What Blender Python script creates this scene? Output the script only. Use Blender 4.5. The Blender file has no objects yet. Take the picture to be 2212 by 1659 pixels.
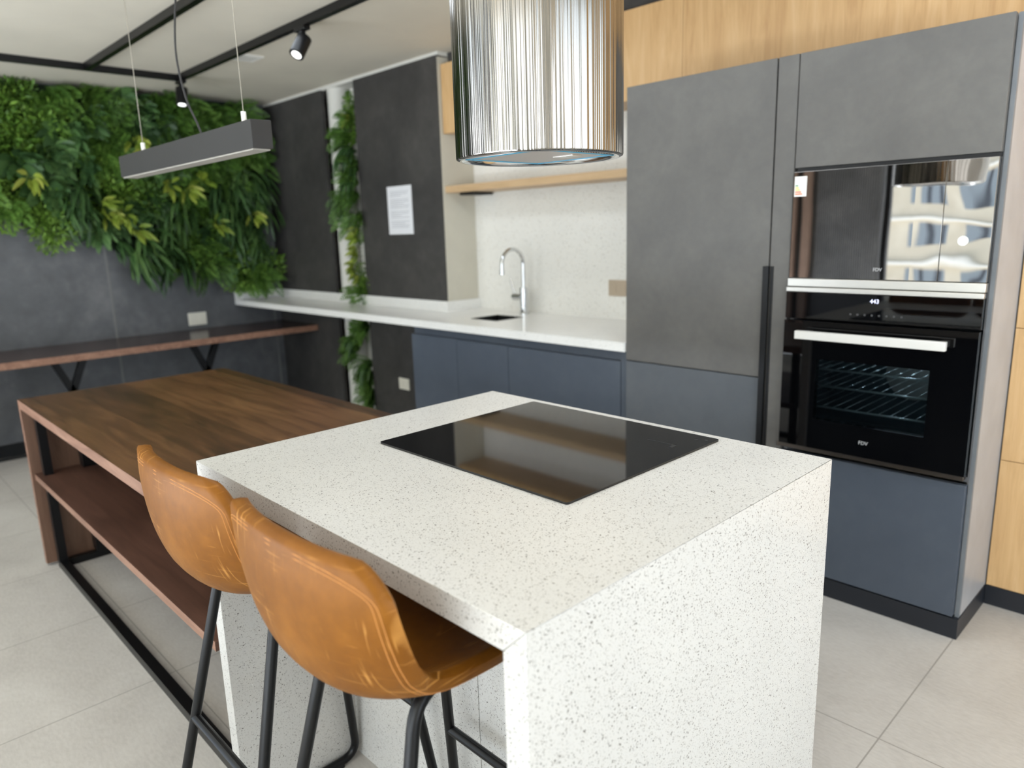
import bpy, bmesh, math, random
from mathutils import Vector, Matrix
random.seed(7)
SC = bpy.context.scene
COL = SC.collection
PI = math.pi

# ------------------------------------------------------------------ helpers
def lin(c):
    return tuple((x/255/12.92 if x/255 <= .04045 else ((x/255+.055)/1.055)**2.4) for x in c) + (1.0,)

def tag(o, label=None, cat=None, group=None, kind=None):
    if label: o['label'] = label
    if cat: o['category'] = cat
    if group: o['group'] = group
    if kind: o['kind'] = kind
    return o

def thing(name, loc, label, cat, group=None):
    o = bpy.data.objects.new(name, None)
    o.empty_display_size = .1
    o.location = loc
    COL.objects.link(o)
    return tag(o, label, cat, group)

def obj(name, bm, mat, parent=None, smooth=True, angle=35, label=None, kind=None):
    """bm is in world coordinates (or in the thing's own space for copies)"""
    me = bpy.data.meshes.new(name)
    bmesh.ops.recalc_face_normals(bm, faces=bm.faces[:])
    bm.to_mesh(me); bm.free()
    if smooth and len(me.polygons):
        me.polygons.foreach_set('use_smooth', [True]*len(me.polygons))
        me.set_sharp_from_angle(angle=math.radians(angle))
        me.polygons.foreach_set('use_smooth', [max(abs(c) for c in p.normal) < .99999 for p in me.polygons])
    for m in (mat if isinstance(mat, (list, tuple)) else [mat]):
        me.materials.append(m)
    o = bpy.data.objects.new(name, me)
    COL.objects.link(o)
    if parent:
        o.parent = parent
        o.matrix_parent_inverse = Matrix.Translation(-Vector(parent.location)) if parent.parent is None else Matrix.Identity(4)
    if label: o['label'] = label
    if kind: o['kind'] = kind
    return o

def struct(name, bm, mat, **k):
    return obj(name, bm, mat, kind='structure', **k)

def merge(bm, b2):
    me = bpy.data.meshes.new('tmp'); b2.to_mesh(me); b2.free()
    bm.from_mesh(me); bpy.data.meshes.remove(me)

def B(): return bmesh.new()

def box(bm, x0, x1, y0, y1, z0, z1, bev=0, seg=2):
    b = bmesh.new()
    vs = [b.verts.new((x, y, z)) for x in (x0, x1) for y in (y0, y1) for z in (z0, z1)]
    for f in ((0,1,3,2),(4,6,7,5),(0,4,5,1),(2,3,7,6),(0,2,6,4),(1,5,7,3)):
        b.faces.new([vs[i] for i in f])
    if bev:
        bmesh.ops.bevel(b, geom=b.edges[:], offset=bev, segments=seg, profile=.5, affect='EDGES')
    merge(bm, b)
    return bm

def bx(*a, **k): return box(B(), *a, **k)

def prism(bm, pts, y0, y1, bev=0):
    """pts: (x,z) polygon extruded along y"""
    b = bmesh.new()
    a = [b.verts.new((x, y0, z)) for x, z in pts]; c = [b.verts.new((x, y1, z)) for x, z in pts]
    n = len(pts)
    b.faces.new(a); b.faces.new(c[::-1])
    for i in range(n): b.faces.new((a[i], c[i], c[(i+1) % n], a[(i+1) % n]))
    bmesh.ops.recalc_face_normals(b, faces=b.faces[:])
    if bev: bmesh.ops.bevel(b, geom=b.edges[:], offset=bev, segments=2, profile=.5, affect='EDGES')
    merge(bm, b); return bm

def tube(bm, pts, r, n=12, caps=True, radii=None):
    pts = [Vector(p) for p in pts]
    rings = []; N = None
    for i, p in enumerate(pts):
        if i == 0: T = pts[1]-p
        elif i == len(pts)-1: T = p-pts[i-1]
        else: T = (pts[i+1]-p).normalized()+(p-pts[i-1]).normalized()
        T.normalize()
        if N is None:
            N = T.orthogonal().normalized()
        else:
            N = (N-T*N.dot(T)).normalized()
        Bn = T.cross(N)
        rr = radii[i] if radii else r
        rings.append([bm.verts.new(p+(N*math.cos(a)+Bn*math.sin(a))*rr) for a in [2*PI*k/n for k in range(n)]])
    for i in range(len(rings)-1):
        for k in range(n):
            bm.faces.new((rings[i][k], rings[i][(k+1) % n], rings[i+1][(k+1) % n], rings[i+1][k]))
    if caps:
        bm.faces.new(rings[0][::-1]); bm.faces.new(rings[-1])
    return bm

def sqtube(bm, p0, p1, w, up=(0,0,1)):
    """square section bar between points"""
    p0, p1 = Vector(p0), Vector(p1); T = (p1-p0).normalized()
    U = Vector(up)
    if abs(T.dot(U)) > .95: U = Vector((0,1,0))
    S = T.cross(U).normalized(); U = S.cross(T).normalized()
    h = w/2
    a = [bm.verts.new(p0+S*i*h+U*j*h) for i, j in ((-1,-1),(1,-1),(1,1),(-1,1))]
    c = [bm.verts.new(p1+S*i*h+U*j*h) for i, j in ((-1,-1),(1,-1),(1,1),(-1,1))]
    bm.faces.new(a[::-1]); bm.faces.new(c)
    for k in range(4): bm.faces.new((a[k], a[(k+1)%4], c[(k+1)%4], c[k]))
    return bm

def lathe(bm, prof, cx, cy, n=64):
    rings = []
    for r, z in prof:
        rings.append([bm.verts.new((cx+r*math.cos(2*PI*k/n), cy+r*math.sin(2*PI*k/n), z)) for k in range(n)] if r > 1e-6 else [bm.verts.new((cx, cy, z))])
    for a, b in zip(rings, rings[1:]):
        for k in range(n):
            if len(a) == 1: bm.faces.new((a[0], b[k], b[(k+1)%n]))
            elif len(b) == 1: bm.faces.new((a[k], b[0], a[(k+1)%n]))
            else: bm.faces.new((a[k], b[k], b[(k+1)%n], a[(k+1)%n]))
    return bm

def fillet(pts, rad, seg=6):
    """round the corners of a polyline"""
    pts = [Vector(p) for p in pts]; out = [pts[0]]
    for i in range(1, len(pts)-1):
        a = (pts[i-1]-pts[i]); b = (pts[i+1]-pts[i])
        d = min(rad, a.length*.45, b.length*.45)
        p, q = pts[i]+a.normalized()*d, pts[i]+b.normalized()*d
        for k in range(seg+1):
            t = k/seg
            out.append(p*(1-t)**2+pts[i]*2*t*(1-t)+q*t*t)
    out.append(pts[-1]); return out

def text_bm(s, size, loc, rot=(PI/2,0,0), depth=.0004, shear=0, align='CENTER'):
    cu = bpy.data.curves.new('txt', 'FONT'); cu.body = s; cu.size = size; cu.extrude = depth
    cu.align_x = align; cu.align_y = 'CENTER'; cu.shear = shear
    o = bpy.data.objects.new('txt', cu); COL.objects.link(o)
    dg = bpy.context.evaluated_depsgraph_get(); dg.update()
    me = bpy.data.meshes.new_from_object(o.evaluated_get(dg))
    from mathutils import Euler
    me.transform(Matrix.Translation(loc) @ Euler(rot).to_matrix().to_4x4())
    bm = bmesh.new(); bm.from_mesh(me)
    bpy.data.meshes.remove(me); bpy.data.objects.remove(o); bpy.data.curves.remove(cu)
    return bm

# ------------------------------------------------------------------ materials
class NT:
    def __init__(s, name):
        s.m = bpy.data.materials.new(name); s.m.use_nodes = True
        s.t = s.m.node_tree; s.b = s.t.nodes['Principled BSDF']; s.out = s.t.nodes['Material Output']
    def n(s, typ, **k):
        nd = s.t.nodes.new(typ)
        for a, v in k.items():
            if a.startswith('i_'):
                key = a[2:]; nd.inputs[int(key) if key.isdigit() else key.replace('_', ' ')].default_value = v
            else: setattr(nd, a, v)
        return nd
    def l(s, a, b): s.t.links.new(a, b)
    def coords(s, scale=(1,1,1), rot=(0,0,0), typ='Object'):
        tc = s.n('ShaderNodeTexCoord'); mp = s.n('ShaderNodeMapping')
        mp.inputs['Scale'].default_value = scale; mp.inputs['Rotation'].default_value = rot
        s.l(tc.outputs[typ], mp.inputs['Vector']); return mp.outputs['Vector']
    def noise(s, vec, scale, detail=4, rough=.55, dist=0):
        nd = s.n('ShaderNodeTexNoise', i_Scale=scale, i_Detail=detail, i_Roughness=rough, i_Distortion=dist)
        s.l(vec, nd.inputs['Vector']); return nd.outputs['Fac']
    def ramp(s, fac, stops):
        r = s.n('ShaderNodeValToRGB'); e = r.color_ramp.elements
        while len(e) < len(stops): e.new(.5)
        for el, (p, c) in zip(e, stops):
            el.position = p; el.color = c if len(c) == 4 else lin(c)
        s.l(fac, r.inputs['Fac']); return r.outputs['Color']
    def mix(s, fac, a, b, mode='MIX'):
        m = s.n('ShaderNodeMix', data_type='RGBA', blend_type=mode)
        for v, i in ((fac, 0), (a, 6), (b, 7)):
            if hasattr(v, 'is_linked'): s.l(v, m.inputs[i])
            else: m.inputs[i].default_value = v
        return m.outputs[2]
    def math(s, op, a, b=0.0, c=0.0):
        m = s.n('ShaderNodeMath', operation=op)
        for i, v in enumerate((a, b, c)):
            if hasattr(v, 'is_linked'): s.l(v, m.inputs[i])
            else: m.inputs[i].default_value = v
        return m.outputs[0]
    def bump(s, h, strength=.2, dist=.01):
        b = s.n('ShaderNodeBump', i_Strength=strength, i_Distance=dist)
        s.l(h, b.inputs['Height']); s.l(b.outputs['Normal'], s.b.inputs['Normal'])
    def set(s, **k):
        for a, v in k.items():
            s.b.inputs[a.replace('_', ' ')].default_value = v
        return s
    def col(s, c): s.l(c, s.b.inputs['Base Color'])

def plain(name, c, rough=.5, metal=0, spec=.5, var=.04, scale=8, **k):
    m = NT(name); m.set(Roughness=rough, Metallic=metal); m.b.inputs['Specular IOR Level'].default_value = spec
    f = m.noise(m.coords(), scale)
    a = lin(tuple(max(0, x*(1-var)) for x in c)); b = lin(tuple(min(255, x*(1+var)) for x in c))
    m.col(m.ramp(f, [(.3, a), (.7, b)])); m.set(**k)
    return m.m

def terrazzo(name, base, speck=(110,105,98), dens=.5, scale=170, rough=.28, light=True):
    m = NT(name)
    v = m.coords()
    w = m.n('ShaderNodeTexNoise', i_Scale=120.0, i_Detail=2.0); m.l(v, w.inputs['Vector'])
    vm = m.n('ShaderNodeVectorMath', operation='MULTIPLY_ADD'); m.l(w.outputs['Color'], vm.inputs[0])
    vm.inputs[1].default_value = (.012,.012,.012); m.l(v, vm.inputs[2])
    base_v = m.noise(v, 3.0, 3)
    c0 = m.ramp(base_v, [(.3, tuple(x*.97 for x in base)), (.7, base)])
    cur = c0
    for sc, th, colr, keep in ((scale, .26, speck, dens), (scale*1.9, .30, tuple(min(255, x+55) for x in speck), dens*1.1), (scale*.55, .13, tuple(x*.55 for x in speck), dens*.35)):
        vo = m.n('ShaderNodeTexVoronoi', i_Scale=sc); m.l(vm.outputs[0], vo.inputs['Vector'])
        near = m.math('LESS_THAN', vo.outputs['Distance'], th)
        sep = m.n('ShaderNodeSeparateColor'); m.l(vo.outputs['Color'], sep.inputs[0])
        sel = m.math('LESS_THAN', sep.outputs[0], keep)
        k = m.math('MULTIPLY', near, sel)
        cur = m.mix(k, cur, lin(colr))
    if light:
        vo = m.n('ShaderNodeTexVoronoi', i_Scale=scale*.35); m.l(vm.outputs[0], vo.inputs['Vector'])
        near = m.math('LESS_THAN', vo.outputs['Distance'], .06)
        sep = m.n('ShaderNodeSeparateColor'); m.l(vo.outputs['Color'], sep.inputs[0])
        k = m.math('MULTIPLY', near, m.math('LESS_THAN', sep.outputs[1], .12))
        cur = m.mix(k, cur, lin((252,252,250)))
    m.col(cur); m.set(Roughness=rough)
    return m.m

def wood(name, dark, mid, light, axis='x', scale=1.0, rough=.4, planks=0, spec=.5):
    m = NT(name)
    s = {'x': (1,9,9), 'y': (9,1,9), 'z': (9,9,1)}[axis]
    v = m.coords(tuple(a*scale for a in s))
    n1 = m.noise(v, 3.2, 6, .62, .8)
    v2 = m.coords(tuple(a*scale*(6 if a > 1 else 1.2) for a in s))
    n2 = m.noise(v2, 6, 3, .6)
    big = m.noise(m.coords((1,1,1)), 1.6, 2)
    f = m.math('ADD', m.math('MULTIPLY', n1, .62), m.math('ADD', m.math('MULTIPLY', n2, .2), m.math('MULTIPLY', big, .2)))
    if planks:
        sx = m.n('ShaderNodeSeparateXYZ'); m.l(m.coords(), sx.inputs[0])
        k = m.math('FLOOR', m.math('MULTIPLY', sx.outputs['Y' if axis == 'x' else 'X'], planks))
        wn = m.n('ShaderNodeTexWhiteNoise', noise_dimensions='1D'); m.l(k, wn.inputs['W'])
        f = m.math('ADD', f, m.math('MULTIPLY', m.math('SUBTRACT', wn.outputs['Value'], .5), .22))
    m.col(m.ramp(f, [(.34, dark), (.52, mid), (.70, light)]))
    m.bump(n2, .06, .004)
    m.set(Roughness=rough); m.b.inputs['Specular IOR Level'].default_value = spec
    return m.m

M = {}
M['terrazzo'] = terrazzo('island_terrazzo', (208,206,201), speck=(98,93,87), dens=.40, scale=215)
M['counter'] = terrazzo('counter_quartz', (243,242,238), speck=(190,186,178), dens=.3, rough=.2)
M['splash'] = terrazzo('backsplash_quartz', (238,236,229), speck=(185,178,165), dens=.35, scale=120, rough=.3)
M['oak'] = wood('light_oak', (190,150,100), (210,172,120), (222,188,140), 'z', .8, .45)
M['oakx'] = wood('light_oak_shelf', (176,146,108), (196,166,126), (206,178,140), 'x', .8, .45)
M['walnut'] = wood('dark_walnut_top', (52,33,18), (82,54,32), (110,77,48), 'x', .8, .33, planks=5)
M['walnut_edge'] = wood('walnut_edge', (112,80,62), (142,106,86), (164,128,106), 'x', 1.0, .5)
M['walnut_side'] = wood('walnut_side', (84,60,46), (106,79,62), (122,94,76), 'z', 1.0, .5)
M['walnut_shelf'] = wood('walnut_shelf', (62,42,33), (82,57,46), (98,70,57), 'x', .8, .42, planks=4)
M['bench'] = wood('bench_wood', (46,30,26), (66,46,40), (88,62,52), 'y', 1.0, .2)
M['black'] = plain('black_metal', (11,11,12), .36, spec=.35)
M['blackplast'] = plain('black_plastic', (14,14,15), .5)
M['white'] = plain('white_paint', (216,214,206), .7, var=.015)
M['offwhite'] = plain('niche_white', (205,200,184), .55, var=.015)
M['ceiling'] = plain('ceiling_paint', (216,209,192), .85, var=.02, scale=2)
M['socket'] = plain('socket_ivory', (226,222,208), .4, var=.01)
M['socket_b'] = plain('socket_beige', (184,168,146), .4, var=.02)
M['paper'] = plain('paper', (228,228,230), .7, var=.01)
M['ink'] = plain('grey_ink', (178,178,182), .8, var=.02)
M['chrome'] = plain('chrome', (215,216,216), .12, 1.0, var=.01)
M['alu'] = plain('brushed_aluminium', (222,220,214), .3, 1.0, var=.02)
M['strip'] = plain('trim_steel', (120,112,104), .3, 1.0, var=.02)
M['plinth'] = plain('dark_plinth', (26,29,36), .45)
M['tan_glass'] = plain('lamp_diffuser', (168,164,154), .6)
M['lamp_body'] = plain('lamp_body', (42,41,40), .6)
M['sinkblack'] = plain('sink_black', (12,12,12), .4)
M['logo'] = plain('logo_silver', (190,190,190), .4)
M['mark'] = plain('control_mark', (70,70,70), .4)
M['mark_dim'] = plain('hob_mark', (40,40,40), .4)
M['label_w'] = plain('label_white', (240,238,232), .6)
M['label_y'] = plain('label_yellow', (236,206,120), .6)
M['label_o'] = plain('label_orange', (206,132,96), .6)
M['label_g'] = plain('label_green', (120,160,120), .6)
M['film'] = plain('blue_film', (60,150,185), .3)
M['rack'] = plain('rack_steel', (200,200,196), .3, .6)
M['curtain'] = plain('curtain_brown', (120,100,88), .8)
M['cream'] = plain('cream_curtain', (225,215,195), .9)
M['grout'] = plain('panel_joint', (122,122,120), .8)
M['rubber'] = plain('rubber', (18,18,18), .7)

def stone(name, a, b, c, rough=.55, scale=2.2):
    m = NT(name); v = m.coords()
    n = m.noise(v, scale, 8, .62, .4); n2 = m.noise(v, scale*7, 5, .6)
    f = m.math('ADD', m.math('MULTIPLY', n, .72), m.math('MULTIPLY', n2, .28))
    m.col(m.ramp(f, [(.33, a), (.5, b), (.68, c)])); m.set(Roughness=rough)
    m.bump(n2, .05, .003); return m.m
M['slab'] = stone('dark_concrete_left', (78,79,81), (94,95,97), (116,116,117), .5)
M['slab2'] = stone('dark_concrete_back', (50,48,47), (62,60,58), (78,75,72), .55)
M['graphite'] = stone('graphite_front', (90,88,85), (97,95,91), (105,103,98), .42, 5)
M['bluegrey'] = stone('blue_grey_front', (70,77,88), (74,81,92), (80,87,97), .4, 3)
M['satin'] = plain('satin_handle', (228,226,220), .45, .2, var=.01)
M['wire'] = plain('wire_grey', (158,152,138), .5)
M['graphite_dim_sheen'] = stone('graphite_dim_sheen_front', (82,86,91), (87,91,96), (93,96,100), .42, 4)  # graphite with the lower door's darker reflection set into the colour
M['carcass'] = plain('carcass_grey', (112,116,120), .45)
M['carcass_side'] = plain('carcass_side_grey', (160,160,162), .35)

def floor_mat():
    m = NT('floor_tiles'); v = m.coords()
    n = m.noise(v, 2.5, 8, .65, .5); n2 = m.noise(m.coords((14,40,1), (0,0,.35)), 3, 5, .6)
    f = m.math('ADD', m.math('MULTIPLY', n, .6), m.math('MULTIPLY', n2, .4))
    c = m.ramp(f, [(.3, (168,163,156)), (.5, (187,182,175)), (.7, (201,197,190))])
    sx = m.n('ShaderNodeSeparateXYZ'); m.l(v, sx.inputs[0])
    def joint(o, per, off, w):
        a = m.math('FRACT', m.math('DIVIDE', m.math('SUBTRACT', o, off-per*50), per))
        d = m.math('ABSOLUTE', m.math('SUBTRACT', a, .5))
        return m.math('GREATER_THAN', d, .5-w/per/2)
    jx = joint(sx.outputs['X'], .568, .003, .004); jy = joint(sx.outputs['Y'], 1.19, 1.293, .004)
    j = m.math('MAXIMUM', jx, jy)
    m.col(m.mix(j, c, lin((150,145,138)))); m.set(Roughness=.5)
    h = m.math('SUBTRACT', m.math('MULTIPLY', n2, .15), j); m.bump(h, .25, .002)
    return m.m
M['floor'] = floor_mat()

def steel_hood():
    m = NT('brushed_hood_steel')
    tc = m.n('ShaderNodeTexCoord'); sx = m.n('ShaderNodeSeparateXYZ'); m.l(tc.outputs['Object'], sx.inputs[0])
    ax = m.math('ARCTAN2', m.math('SUBTRACT', sx.outputs['Y'], .62), m.math('SUBTRACT', sx.outputs['X'], -.55))
    cmb = m.n('ShaderNodeCombineXYZ'); m.l(ax, cmb.inputs[0]); m.l(m.math('MULTIPLY', sx.outputs['Z'], .03), cmb.inputs[2])
    h1 = m.noise(cmb.outputs[0], 7.0, 3, .6); h2 = m.noise(cmb.outputs[0], 30.0, 2, .5)
    h = m.math('ADD', m.math('MULTIPLY', h1, 1.0), m.math('MULTIPLY', h2, .05))
    m.bump(h, .42, .02)
    m.set(Metallic=1.0, Roughness=.16); m.b.inputs['Base Color'].default_value = lin((144,140,133))
    return m.m
M['hood'] = steel_hood()

def filt():
    m = NT('perforated_filter')
    vo = m.n('ShaderNodeTexVoronoi', i_Scale=190.0, i_Randomness=0.0); m.l(m.coords(), vo.inputs['Vector'])
    k = m.math('LESS_THAN', vo.outputs['Distance'], .33)
    m.col(m.mix(k, lin((196,186,178)), lin((40,38,38)))); m.set(Roughness=.35, Metallic=.7); return m.m
M['filter'] = filt()

def leather():
    m = NT('tan_leather'); v = m.coords()
    n = m.noise(v, 6, 6, .6); n2 = m.noise(v, 45, 4, .6)
    f = m.math('ADD', m.math('MULTIPLY', n, .8), m.math('MULTIPLY', n2, .2))
    c = m.ramp(f, [(.32, (101,59,7)), (.5, (118,72,10)), (.68, (136,86,20))])
    # fine pale scuffs
    cur = c
    for rot, sc in (((.3,.2,.5), (150,5,9)), ((-.4,.6,-.7), (8,7,170)), ((.9,-.5,.2), (10,8,190)), ((.2,.9,1.1), (160,9,8))):
        w = m.noise(m.coords(sc, rot), 1.0, 1, .5, .5)
        g = m.ramp(w, [(.67, (0,0,0)), (.74, (255,255,255))])
        msk = m.ramp(m.noise(v, 7, 3), [(.48, (0,0,0)), (.62, (255,255,255))])
        k = m.mix(1.0, g, msk, 'MULTIPLY')
        sp = m.n('ShaderNodeSeparateColor'); m.l(k, sp.inputs[0])
        cur = m.mix(m.math('MULTIPLY', sp.outputs[0], .55), cur, lin((214,156,80)))
    m.col(cur); m.set(Roughness=.45); m.bump(n2, .08, .002)
    m.b.inputs['Specular IOR Level'].default_value = .2
    return m.m
M['leather'] = leather()
M['stitch'] = plain('thread', (196,134,66), .7)

def blackglass(name, tint=0.0, rough=.03, ior=1.5):
    m = NT(name); m.set(Roughness=rough, IOR=ior)
    n = m.noise(m.coords(), 4.0, 2)
    m.col(m.ramp(n, [(.3, (4+tint,4+tint,5+tint)), (.7, (7+tint,7+tint,8+tint))])); return m
M['cooktop'] = blackglass('cooktop_glass', 2, .045, 1.52).m
M['ovenglass'] = blackglass('oven_black_glass', 0, .02, 1.45).m
mm = NT('mirror_microwave_glass'); mm.set(Metallic=1.0, Roughness=.015)
n_ = mm.noise(mm.coords(), 5.0, 1); mm.col(mm.ramp(n_, [(.3, (150,147,142)), (.7, (156,152,147))]))
sx_ = mm.n('ShaderNodeSeparateXYZ'); mm.l(mm.coords(), sx_.inputs[0])
wv = mm.noise(mm.coords((1,1,1)), 5.5, 1, .4)
amt = mm.math('MULTIPLY', wv, mm.math('MAXIMUM', mm.math('ADD', mm.math('MULTIPLY', sx_.outputs['X'], 5.0), 1.15), .06))
mm.bump(amt, .10, .02)
M['mirror'] = mm.m

def ovenwindow():
    m = NT('oven_window_glass')
    tr = m.n('ShaderNodeBsdfTransparent'); tr.inputs['Color'].default_value = (.50,.56,.58,1)
    gl = m.n('ShaderNodeBsdfGlossy', i_Roughness=.02)
    fr = m.n('ShaderNodeFresnel', i_IOR=1.45); mx = m.n('ShaderNodeMixShader')
    m.l(fr.outputs[0], mx.inputs[0]); m.l(tr.outputs[0], mx.inputs[1]); m.l(gl.outputs[0], mx.inputs[2])
    m.l(mx.outputs[0], m.out.inputs['Surface']); return m.m
M['ovenwin'] = ovenwindow()
M['cavity'] = plain('oven_enamel', (58,66,68), .4)

def emit(name, c, st):
    m = NT(name); m.b.inputs['Emission Color'].default_value = lin(c); m.b.inputs['Emission Strength'].default_value = st
    m.b.inputs['Base Color'].default_value = lin(c); return m.m
M['lens'] = emit('spot_lens', (255,250,240), 1.2)
M['digits'] = emit('display_digits', (215,215,240), .9)

def leafmat(name, cols, rough=.5):
    m = NT(name)
    oi = m.n('ShaderNodeObjectInfo'); g = m.n('ShaderNodeNewGeometry')
    f = m.math('ADD', m.math('MULTIPLY', oi.outputs['Random'], .5), m.math('MULTIPLY', g.outputs['Random Per Island'], .5))
    m.col(m.ramp(f, [(i/(len(cols)-1)*.7+.15, c) for i, c in enumerate(cols)]))
    m.set(Roughness=rough); m.b.inputs['Specular IOR Level'].default_value = .35
    return m.m
M['fern'] = leafmat('fern_green', [(56,82,30), (80,114,42), (110,144,62)])
M['moss'] = leafmat('bush_green', [(60,90,28), (90,124,40), (124,156,62)])
M['broad'] = leafmat('broad_leaf', [(46,70,38), (70,100,54), (104,134,78)], .4)
M['yellow'] = leafmat('yellow_leaf', [(102,124,40), (132,148,52), (160,166,76)], .45)
M['strap'] = leafmat('strap_leaf', [(42,64,34), (60,90,46), (86,114,60)], .4)
M['mat'] = plain('plant_backing', (26,40,20), .9, var=.3, scale=30)

# ------------------------------------------------------------------ dimensions (metres)
H, T = .8767, .041            # island
IX, IY = -1.0024, .8737
ZC = 2.3736                   # ceiling
BX = -5.215                   # left wall
YP = 2.318                    # dark panel plane on the kitchen wall
YN = 2.5708                   # niche back
YD = 1.940                    # tall door plane
PX = -2.9716                  # right edge of second dark panel
ZT = 1.8852                   # top of tall units

# ------------------------------------------------------------------ room shell
struct('floor', bx(-5.4, 4.2, -4.2, 2.75, -.06, 0), M['floor'])
struct('ceiling', bx(-5.4, 5.0, -4.2, 2.75, ZC, ZC+.12), M['ceiling'])  # overhang past the right opening added to cut sky light
struct('wall_left', bx(BX-.12, BX, -3.4, 2.75, 0, ZC), M['slab'])
struct('wall_back', bx(BX, 2.9, YN+.012, 2.75, 0, ZC), M['white'])
bm = B(); box(bm, -3.1, -2.13, -3.32, -3.2, 0, ZC); struct('wall_rear', bm, M['slab2'])
for i, y in enumerate((-.20, 1.03, 2.262)):
    struct('trim_%d' % (i+1), bx(BX, BX+.003, y-.007, y+.007, 0, ZC), M['grout'])
struct('baseboard_left', bx(BX, -4.86, -3.2, 2.29, 0, .025), M['blackplast'])
struct('trim_4', bx(BX, PX, 2.325, YN+.01, ZC-.022, ZC), M['white'])
bm = B(); box(bm, -4.30, -3.87, 2.46, YN+.012, 0, ZC); struct('wall_recess', bm, M['white'])
bm = B(); lathe(bm, [(.075, 0), (.075, ZC)], -4.20, 2.40, 32)
struct('trim_5', bm, M['white'])
struct('trim_6', bx(PX, 2.9, 2.40, YN+.012, 2.302, ZC), M['slab2'])

# dark cladding on the kitchen wall
def clad(x0, x1, label):
    o = obj('wall_panel', bx(x0, x1, YP, YP+.03, 0, ZC-.02, bev=.001), M['slab2']); tag(o, label, 'wall panel')
clad(BX, -4.301, 'dark stone-look wall panel in the far corner, left of the narrow planted gap')
clad(-3.875, PX, 'dark stone-look wall panel carrying the paper notice, beside the sink niche')

# niche: side lining, backsplash
o = obj('niche_side_panel', bx(PX-.006, PX+.002, YP, YN+.01, .9, ZC-.03), M['offwhite'])
tag(o, 'pale cream lining panel on the left side of the sink niche', 'panel')
o = obj('backsplash', bx(PX, -1.28, YN, YN+.012, .855, 2.0), M['splash']); tag(o, 'pale speckled stone backsplash behind the sink tap', 'backsplash')

# upper wall cabinets over the sink (oak) and oak cladding around the tall units
t = thing('wall_cabinet', (-2.15, 2.45, 1.91), 'light oak wall cabinet above the sink shelf, half hidden by the steel hood', 'cabinet')
obj('carcass', bx(PX+.01, -1.28, 2.36, YN, 1.912, 2.302), M['oakx'], t)
for a, b in ((PX+.01, -2.392), (-2.388, -1.832), (-1.828, -1.318)):
    obj('door', bx(a, b, 2.335, 2.357, 1.912, 2.300, bev=.0008), M['oak'], t)
t = thing('oak_cladding', (-.6, 2.34, 1.89), 'light oak panelling above the tall grey cabinets', 'panelling')
obj('panel', bx(-1.316, -.02, 2.335, 2.36, ZT-.03, 2.302, bev=.0008), M['oak'], t)
obj('panel', bx(-.018, 1.6, 2.335, 2.36, ZT-.03, 2.302, bev=.0008), M['oak'], t)
t = thing('oak_wall_panelling', (.6, 2.28, 0), 'light oak wall panels stacked right of the oven cabinet', 'panelling')
for a, b in ((.072, .530), (.532, .981), (.983, 1.432), (1.434, 1.854)):
    obj('panel', bx(.012, 1.6, 2.271, 2.30, a, b, bev=.0008), M['oak'], t)
obj('plinth', bx(.012, 1.6, 2.268, 2.30, 0, .071), M['plinth'], t)

t = thing('wall_shelf', (-2.1, 2.45, 1.57), 'long light oak shelf across the sink niche, passing behind the hood', 'shelf')
obj('board', bx(PX+.003, -1.28, 2.335, YN-.001, 1.572, 1.612, bev=.001), M['oakx'], t)
obj('bracket', bx(PX+.06, PX+.19, 2.40, 2.55, 1.556, 1.572), M['blackplast'], t, label='small black block under the shelf')  # black block near the left end of the shelf

# ------------------------------------------------------------------ counter, sink, tap
ZK0, ZK1, YF = .816, .856, 1.930
t = thing('kitchen_counter', (-3.2, 2.1, ZK0), 'long white stone counter with raised back edge running from the corner to the tall unit', 'counter')
bm = B()
sx0, sx1, sy0, sy1 = -2.56, -2.345, 2.14, 2.35
box(bm, BX+.001, PX, YF, YP-.001, ZK0, ZK1)
box(bm, PX, sx0, YF, YN, ZK0, ZK1)
box(bm, sx1, -1.317, YF, YN, ZK0, ZK1)
box(bm, sx0, sx1, YF, sy0, ZK0, ZK1); box(bm, sx0, sx1, sy1, YN, ZK0, ZK1)
bmesh.ops.remove_doubles(bm, verts=bm.verts[:], dist=1e-5)
obj('worktop', bm, M['counter'], t)
obj('upstand', bx(BX+.02, PX+.018, YP-.02, YP-.0005, ZK1, .9185, bev=.001), M['counter'], t)
obj('upstand', bx(BX+.001, BX+.02, YF, YP-.0005, ZK1-.001, .9185, bev=.001), M['counter'], t)
obj('upstand', bx(PX+.003, PX+.018, YP-.002, YN-.001, ZK1, .9185, bev=.001), M['counter'], t)

t = thing('sink', (-2.45, 2.245, .66), 'small black undermount sink set into the white counter', 'sink')
bm = B()
for a in ((sx0+.0005, sx0+.007, sy0+.0005, sy1-.0005, .66, ZK1+.0015), (sx1-.007, sx1-.0005, sy0+.0005, sy1-.0005, .66, ZK1+.0015), (sx0+.007, sx1-.007, sy0+.0005, sy0+.007, .66, ZK1+.0015), (sx0+.007, sx1-.007, sy1-.007, sy1-.0005, .66, ZK1+.0015), (sx0+.0005, sx1-.0005, sy0+.0005, sy1-.0005, .655, .664)):
    box(bm, *a)
obj('basin', bm, M['sinkblack'], t)
bm = B(); lathe(bm, [(0, .672), (.03, .672), (.034, .665)], -2.45, 2.245, 24); obj('drain', bm, M['chrome'], t)

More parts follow.
